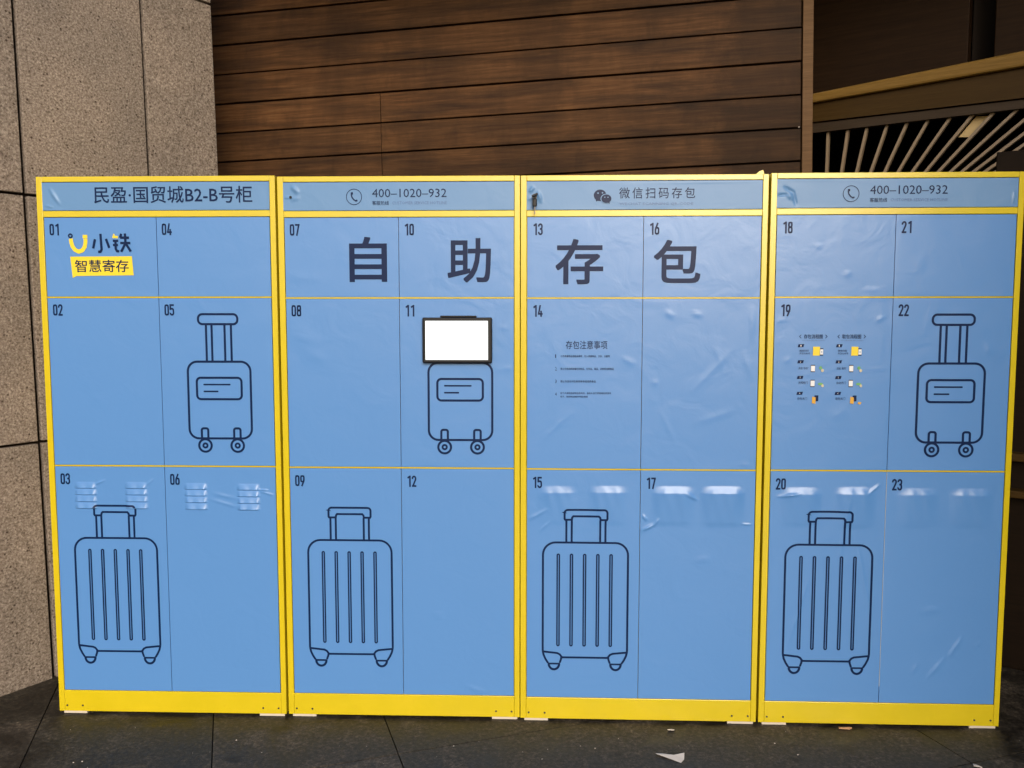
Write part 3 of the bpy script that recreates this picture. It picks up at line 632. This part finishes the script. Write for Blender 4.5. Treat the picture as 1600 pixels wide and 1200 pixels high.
    if ci == 0:   # smile logo and tag on door 01
        def q(a, b_): return (0.107 + (90 + a / 11.43 - 106) * 0.00219, 1.742 - (345 + b_ / 11.43 - 367) * 0.00223)
        def qs(l): return [q(*p) for p in l]
        d, hfd = doors[(0, 0)]; k = 0.00219 / 11.43
        put('logo_print', [ribbon(qs([(230, 335), (235, 400), (255, 470), (300, 535), (370, 568), (440, 540), (485, 475), (500, 400), (503, 335)]), 72 * k), poly(qs([(450, 330), (455, 268), (540, 268), (540, 330)])),
                           poly(qs([(1005, 310), (1025, 250), (1050, 255), (1045, 285), (1110, 290), (1105, 330), (1010, 328)])),
                           poly(qs([(205, 655), (1355, 650), (1375, 990), (310, 1000), (235, 1035)]))], M_PRY, d, hfd, lift=0.0012)
        st_ = [[(680, 345), (640, 510)], [(785, 250), (797, 530), (775, 568), (730, 570)], [(885, 340), (940, 500)], [(1012, 375), (1112, 375)], [(1012, 450), (1105, 450)], [(1060, 375), (1062, 520), (1085, 560), (1125, 562)],
               [(1172, 250), (1150, 322)], [(1240, 245), (1246, 430)], [(1150, 320), (1315, 320)], [(1148, 415), (1335, 415)], [(1245, 420), (1160, 570)], [(1252, 425), (1338, 565)]]
        for grp in (st_[:3], st_[3:]): put('logo_print', [ribbon(qs(s_), 44 * k) for s_ in grp], M_NAVY, d, hfd, lift=0.0017)
        put('logo_print', [ribbon([(q(225, 285)[0] + p[0], q(225, 285)[1] + p[1]) for p in arc(0, 0, 0.0060, 0.0060, 0, 345, 23)], 0.0052, True)], M_NAVY, d, hfd, lift=0.0017)
        a, b_ = q(290, 935), q(1290, 712)
        put('logo_print', [text2d('智慧寄存', a[0], b_[0], a[1], b_[1], 0.016, 2)], M_NAVY, d, hfd, lift=0.0017)
    if ci == 1:   # lit touch screen on door 11
        ts = obj('touch_screen', join(box(0.5035, 0.7465, -0.022, -0.0012, 1.2945, 1.4535)), M_BLK, cab, bevel=0.005)
        obj('screen_glass', box(0.5150, 0.7320, -0.0226, -0.0215, 1.3065, 1.4415), M_SCREEN, ts)
        obj('camera_bar', box(0.566, 0.692, -0.018, -0.003, 1.4540, 1.4600), M_BLK, ts, bevel=0.002)
        obj('lock_hole', cyl((0.047, -0.0004, 1.8690), 0.0045, 0.0028, 'y', 14), M_BLK, hd)
    if ci == 2:   # notice on door 14
        d, hfd = doors[(0, 1)]
        L = [text2d('存包注意事项', 0.157, 0.301, 1.3445, 1.3735, 0.008, 2)]
        rows = [('1', 1.3195, ['小件贵重物品请随身携带，勿入贵重物品、文玩、古董等'], 0.310), ('2', 1.2755, ['禁止存放易燃易爆危险物品、化学品、毒品、动物等违禁物品'], 0.324),
                ('3', 1.2315, ['禁止存放任何生鲜类等易腐变质食品'], 0.262)]
        for nn, v, tx, ue in rows:
            L.append(text2d(nn, 0.1205, 0.1235 if nn == '1' else 0.126, v - 0.006, v + 0.0065, 0.0, 1)); L.append(text2d(tx[0], 0.139, ue, v - 0.0040, v + 0.0040, 0.012, 1))
        L.append(text2d('4', 0.1205, 0.126, 1.1815, 1.1925, 0.0, 1))
        L.append(text2d('如个人原因造成物品丢失的，由本人自行承担相应的损失', 0.139, 0.316, 1.1865, 1.1940, 0.012, 1)); L.append(text2d('柜子、锁具等设施损坏照价赔偿', 0.139, 0.2345, 1.1745, 1.1815, 0.012, 1))
        [put('notice_print', [l_], M_NAVY, d, hfd, lift=0.0012) for l_ in L]
    if ci == 3: obj('film_edge', box(UM - 0.0006, UM + 0.0006, 0.0, 0.010, 0.15, 0.9165), M_EDGE, cab)
    if ci == 3:   # step by step pictures on door 19
        d, hfd = doors[(0, 1)]; L, Y, Wt, Gn, Tn, Og, Pn = [], [], [], [], [], [], []
        for gx, ttl, s2, s3, s4 in ((0.0, '存包流程图', '点击“存包”', '选择柜门', '存包关门'), (0.1300, '取包流程图', '点击“取包”', '自动开门', '取包关门')):
            L.append(text2d(ttl, 0.1235 + gx, 0.1875 + gx, 1.3795, 1.3945, 0.012, 1)); L.append(ribbon([(0.1145 + gx, 1.393), (0.1085 + gx, 1.387), (0.1145 + gx, 1.381)], 0.0018)); L.append(ribbon([(0.1965 + gx, 1.393), (0.2025 + gx, 1.387), (0.1965 + gx, 1.381)], 0.0018))
            Pn.append(text2d('STORAGE PROCESS', 0.119 + gx, 0.195 + gx, 1.3715, 1.3755, 0.0, 1))
            for i, v in enumerate((1.3555, 1.3000, 1.2460, 1.1910)):
                L.append(poly([(0.1035 + gx, v - 0.0055), (0.1060 + gx, v + 0.0050), (0.1255 + gx, v + 0.0055), (0.1230 + gx, v - 0.0050)]))
                Wt.append(text2d(str(i + 1), 0.1128 + gx, 0.1155 + gx, v - 0.003, v + 0.003, 0.0, 1))
            L.append(text2d('微信扫码', 0.110 + gx, 0.141 + gx, 1.3345, 1.3420, 0.0, 1)); L.append(text2d('关注公众号', 0.110 + gx, 0.146 + gx, 1.3255, 1.3325, 0.0, 1))
            L.append(text2d(s2, 0.108 + gx, 0.143 + gx, 1.2735, 1.2820, 0.0, 1)); L.append(text2d(s3, 0.109 + gx, 0.141 + gx, 1.2230, 1.2320, 0.0, 1)); L.append(text2d(s4, 0.107 + gx, 0.140 + gx, 1.1680, 1.1775, 0.0, 1))
            Y.append(poly([(0.1555 + gx, 1.3215), (0.1560 + gx, 1.3520), (0.1790 + gx, 1.3520), (0.1785 + gx, 1.3215)]))
            L.append(poly([(0.1790 + gx, 1.3215), (0.1790 + gx, 1.3465), (0.1905 + gx, 1.3465), (0.1905 + gx, 1.3215)])); Wt.append(poly([(0.1797 + gx, 1.3250), (0.1797 + gx, 1.3430), (0.1900 + gx, 1.3430), (0.1900 + gx, 1.3250)]))
            Y.append(ell(0.185 + gx, 1.334, 0.0022, 0.0022, 8))
            for v in (1.2770, 1.2255):
                L.append(poly([(0.1500 + gx, v - 0.0125), (0.1500 + gx, v + 0.0125), (0.1645 + gx, v + 0.0125), (0.1645 + gx, v - 0.0125)])); Wt.append(poly([(0.1506 + gx, v - 0.0095), (0.1506 + gx, v + 0.0095), (0.1639 + gx, v + 0.0095), (0.1639 + gx, v - 0.0095)]))
            Gn.append(ell(0.1835 + gx, 1.2790, 0.0055, 0.0060, 12)); Tn.append(ell(0.1895 + gx, 1.2700, 0.0050, 0.0055, 10))
            Gn.append(ell(0.1840 + gx, 1.2235, 0.0090, 0.0045, 12)); Tn.append(ell(0.1915 + gx, 1.2175, 0.0045, 0.0050, 10))
            L.append(poly([(0.1655 + gx, 1.1625), (0.1655 + gx, 1.1840), (0.1785 + gx, 1.1840), (0.1785 + gx, 1.1640)])); Og.append(poly([(0.1565 + gx, 1.1570), (0.1575 + gx, 1.1800), (0.1690 + gx, 1.1770), (0.1690 + gx, 1.1545)]))
        Og.append(poly([(0.3125, 1.1550), (0.3150, 1.1620), (0.3260, 1.1600), (0.3220, 1.1530)]))
        for nm, l, m, z in (('guide_print', L, M_NAVY, 0.0014), ('guide_print', Pn, M_PRL, 0.0014), ('guide_print', Y[::2], M_PRY, 0.0019), ('guide_print', Wt, M_PRW, 0.0021), ('guide_print', Y[1::2], M_PRL, 0.0027), ('guide_print', Gn, M_PRG, 0.0019), ('guide_print', Tn, M_PRT, 0.0024), ('guide_print', Og, M_PRO, 0.0022)):
            for l_ in l: put(nm, [l_], m, d, hfd, lift=z)

# ------------------------------------------------------------------ keys in the lock of the third header
kc = CABO[2]; kz = 0.999
KM = Matrix.Translation((CAB[2][0], CAB[2][1], 0)) @ Matrix.Rotation(R(CAB[2][2]), 4, 'Z')
ky = empty('key_bunch', KM @ Vector((0.048, -0.004, 1.868)), R(CAB[2][2]), 'small black keys with a dark fob hanging from the header lock', 'keys')
obj('lock_cylinder', cyl((0, 0.004, 0), 0.0075, 0.007, 'y', 18), M_STEEL, ky)
Mk = Matrix.Rotation(R(-24), 4, 'Y')
obj('key_head', xf(box(-0.0105, 0.0115, -0.026, -0.006, -0.0032, 0.0036), Mk), M_BLK, ky, bevel=0.0015)
obj('key_fob', box(-0.0075, 0.0080, -0.020, -0.0125, -0.0385, -0.0105), M_BLK, ky, bevel=0.0035)
obj('key_blade', box(-0.0012, 0.0022, -0.0175, -0.0155, -0.064, -0.0386), M_STEEL, ky)
ring = [(0.0055 * math.cos(a), -0.0165, -0.0075 + 0.0055 * math.sin(a)) for a in [2 * math.pi * i / 18 for i in range(18)]]
tv, tf = [], []
for i, p in enumerate(ring):
    a = 2 * math.pi * i / 18; rd = Vector((math.cos(a), 0, math.sin(a)))
    for k in range(6):
        bb = 2 * math.pi * k / 6; tv.append(Vector(p) + rd * 0.0009 * math.cos(bb) + Vector((0, 1, 0)) * 0.0009 * math.sin(bb))
for i in range(18):
    for k in range(6): tf.append((i * 6 + k, i * 6 + (k + 1) % 6, ((i + 1) % 18) * 6 + (k + 1) % 6, ((i + 1) % 18) * 6 + k))
obj('key_ring', (tv, tf), M_STEEL, ky)

# ------------------------------------------------------------------ small things
# yellow bent bracket on top between third and fourth cabinets
br = [(-0.035, 0, 0.0), (0.016, 0, 0.0), (0.008, 0, 0.028), (-0.004, 0, 0.024)]
bv = [Vector(p) + Vector((0, y, 0)) for y in (0.0, 0.10) for p in br]
o = obj('tie_bracket', (([p + Vector((0.872, 0.02, 1.9395)) for p in bv]), [(0, 1, 2, 3), (7, 6, 5, 4), (0, 4, 5, 1), (1, 5, 6, 2), (2, 6, 7, 3), (3, 7, 4, 0)]), M_YEL)
tag(o, 'small bent yellow bracket on top between the third and fourth lockers', 'bracket')
def scrap(name, pts, z, th, m, label, cat, bend=0.0, group=None):
    n = len(pts); cxx = sum(p[0] for p in pts) / n; cyy = sum(p[1] for p in pts) / n
    V = [(cxx, cyy, z + bend + th)] + [(p[0], p[1], z + th + (bend * 0.9 if i % 3 == 0 else 0)) for i, p in enumerate(pts)] + [(p[0], p[1], z + (bend * 0.9 if i % 3 == 0 else 0)) for i, p in enumerate(pts)] + [(cxx, cyy, z + bend)]
    F = [(0, 1 + i, 1 + (i + 1) % n) for i in range(n)] + [(1 + i, 1 + n + i, 1 + n + (i + 1) % n, 1 + (i + 1) % n) for i in range(n)] + [(2 * n + 1, 1 + n + (i + 1) % n, 1 + n + i) for i in range(n)]
    return tag(obj(name, (V, F), m), label, cat, group or 'litter on the paving')
scrap('paper_scrap', [(0.478, -0.288), (0.500, -0.277), (0.545, -0.290), (0.575, -0.283), (0.568, -0.315), (0.553, -0.337)], 0.0005, 0.0006, M_PAPER, 'torn white paper scrap lying on the dark paving', 'paper scrap', 0.006)
scrap('paper_scrap', [(0.548, -0.124), (0.556, -0.114), (0.574, -0.117), (0.570, -0.128)], 0.0005, 0.002, M_PAPER, 'tiny white crumb on paving near the foot of the third locker', 'paper scrap', 0.004)
scrap('wood_chip', [(1.157, -0.112), (1.158, -0.104), (1.196, -0.105), (1.203, -0.110), (1.194, -0.114)], 0.0005, 0.005, M_STUB, 'tan chip lying under the edge of the fourth locker', 'wood chip', 0.002)
scrap('paper_scrap', [(1.498, -0.362), (1.504, -0.345), (1.514, -0.352), (1.520, -0.372)], 0.0005, 0.002, M_PAPER, 'little white shred at the bottom right edge of the paving', 'paper scrap', 0.003)
rnd = random.Random(11)
gv, gf = [], []
for i in range(55):
    x, y = rnd.uniform(-1.7, 1.9), rnd.uniform(-0.75, -0.09); s_ = rnd.uniform(0.0010, 0.0030); n = len(gv)
    a = rnd.uniform(0, 6.28)
    for k in range(4): gv.append((x + s_ * math.cos(a + k * 1.57) * rnd.uniform(0.6, 1.5), y + s_ * math.sin(a + k * 1.57), 0.0004))
    gv.append((x, y, 0.0004 + s_ * 0.8)); gf += [(n + k, n + (k + 1) % 4, n + 4) for k in range(4)]
tag(obj('grit', (gv, gf), M_PAPER, rec=False), 'scattered pale grit and crumbs over the dark paving', 'grit', kind='stuff')
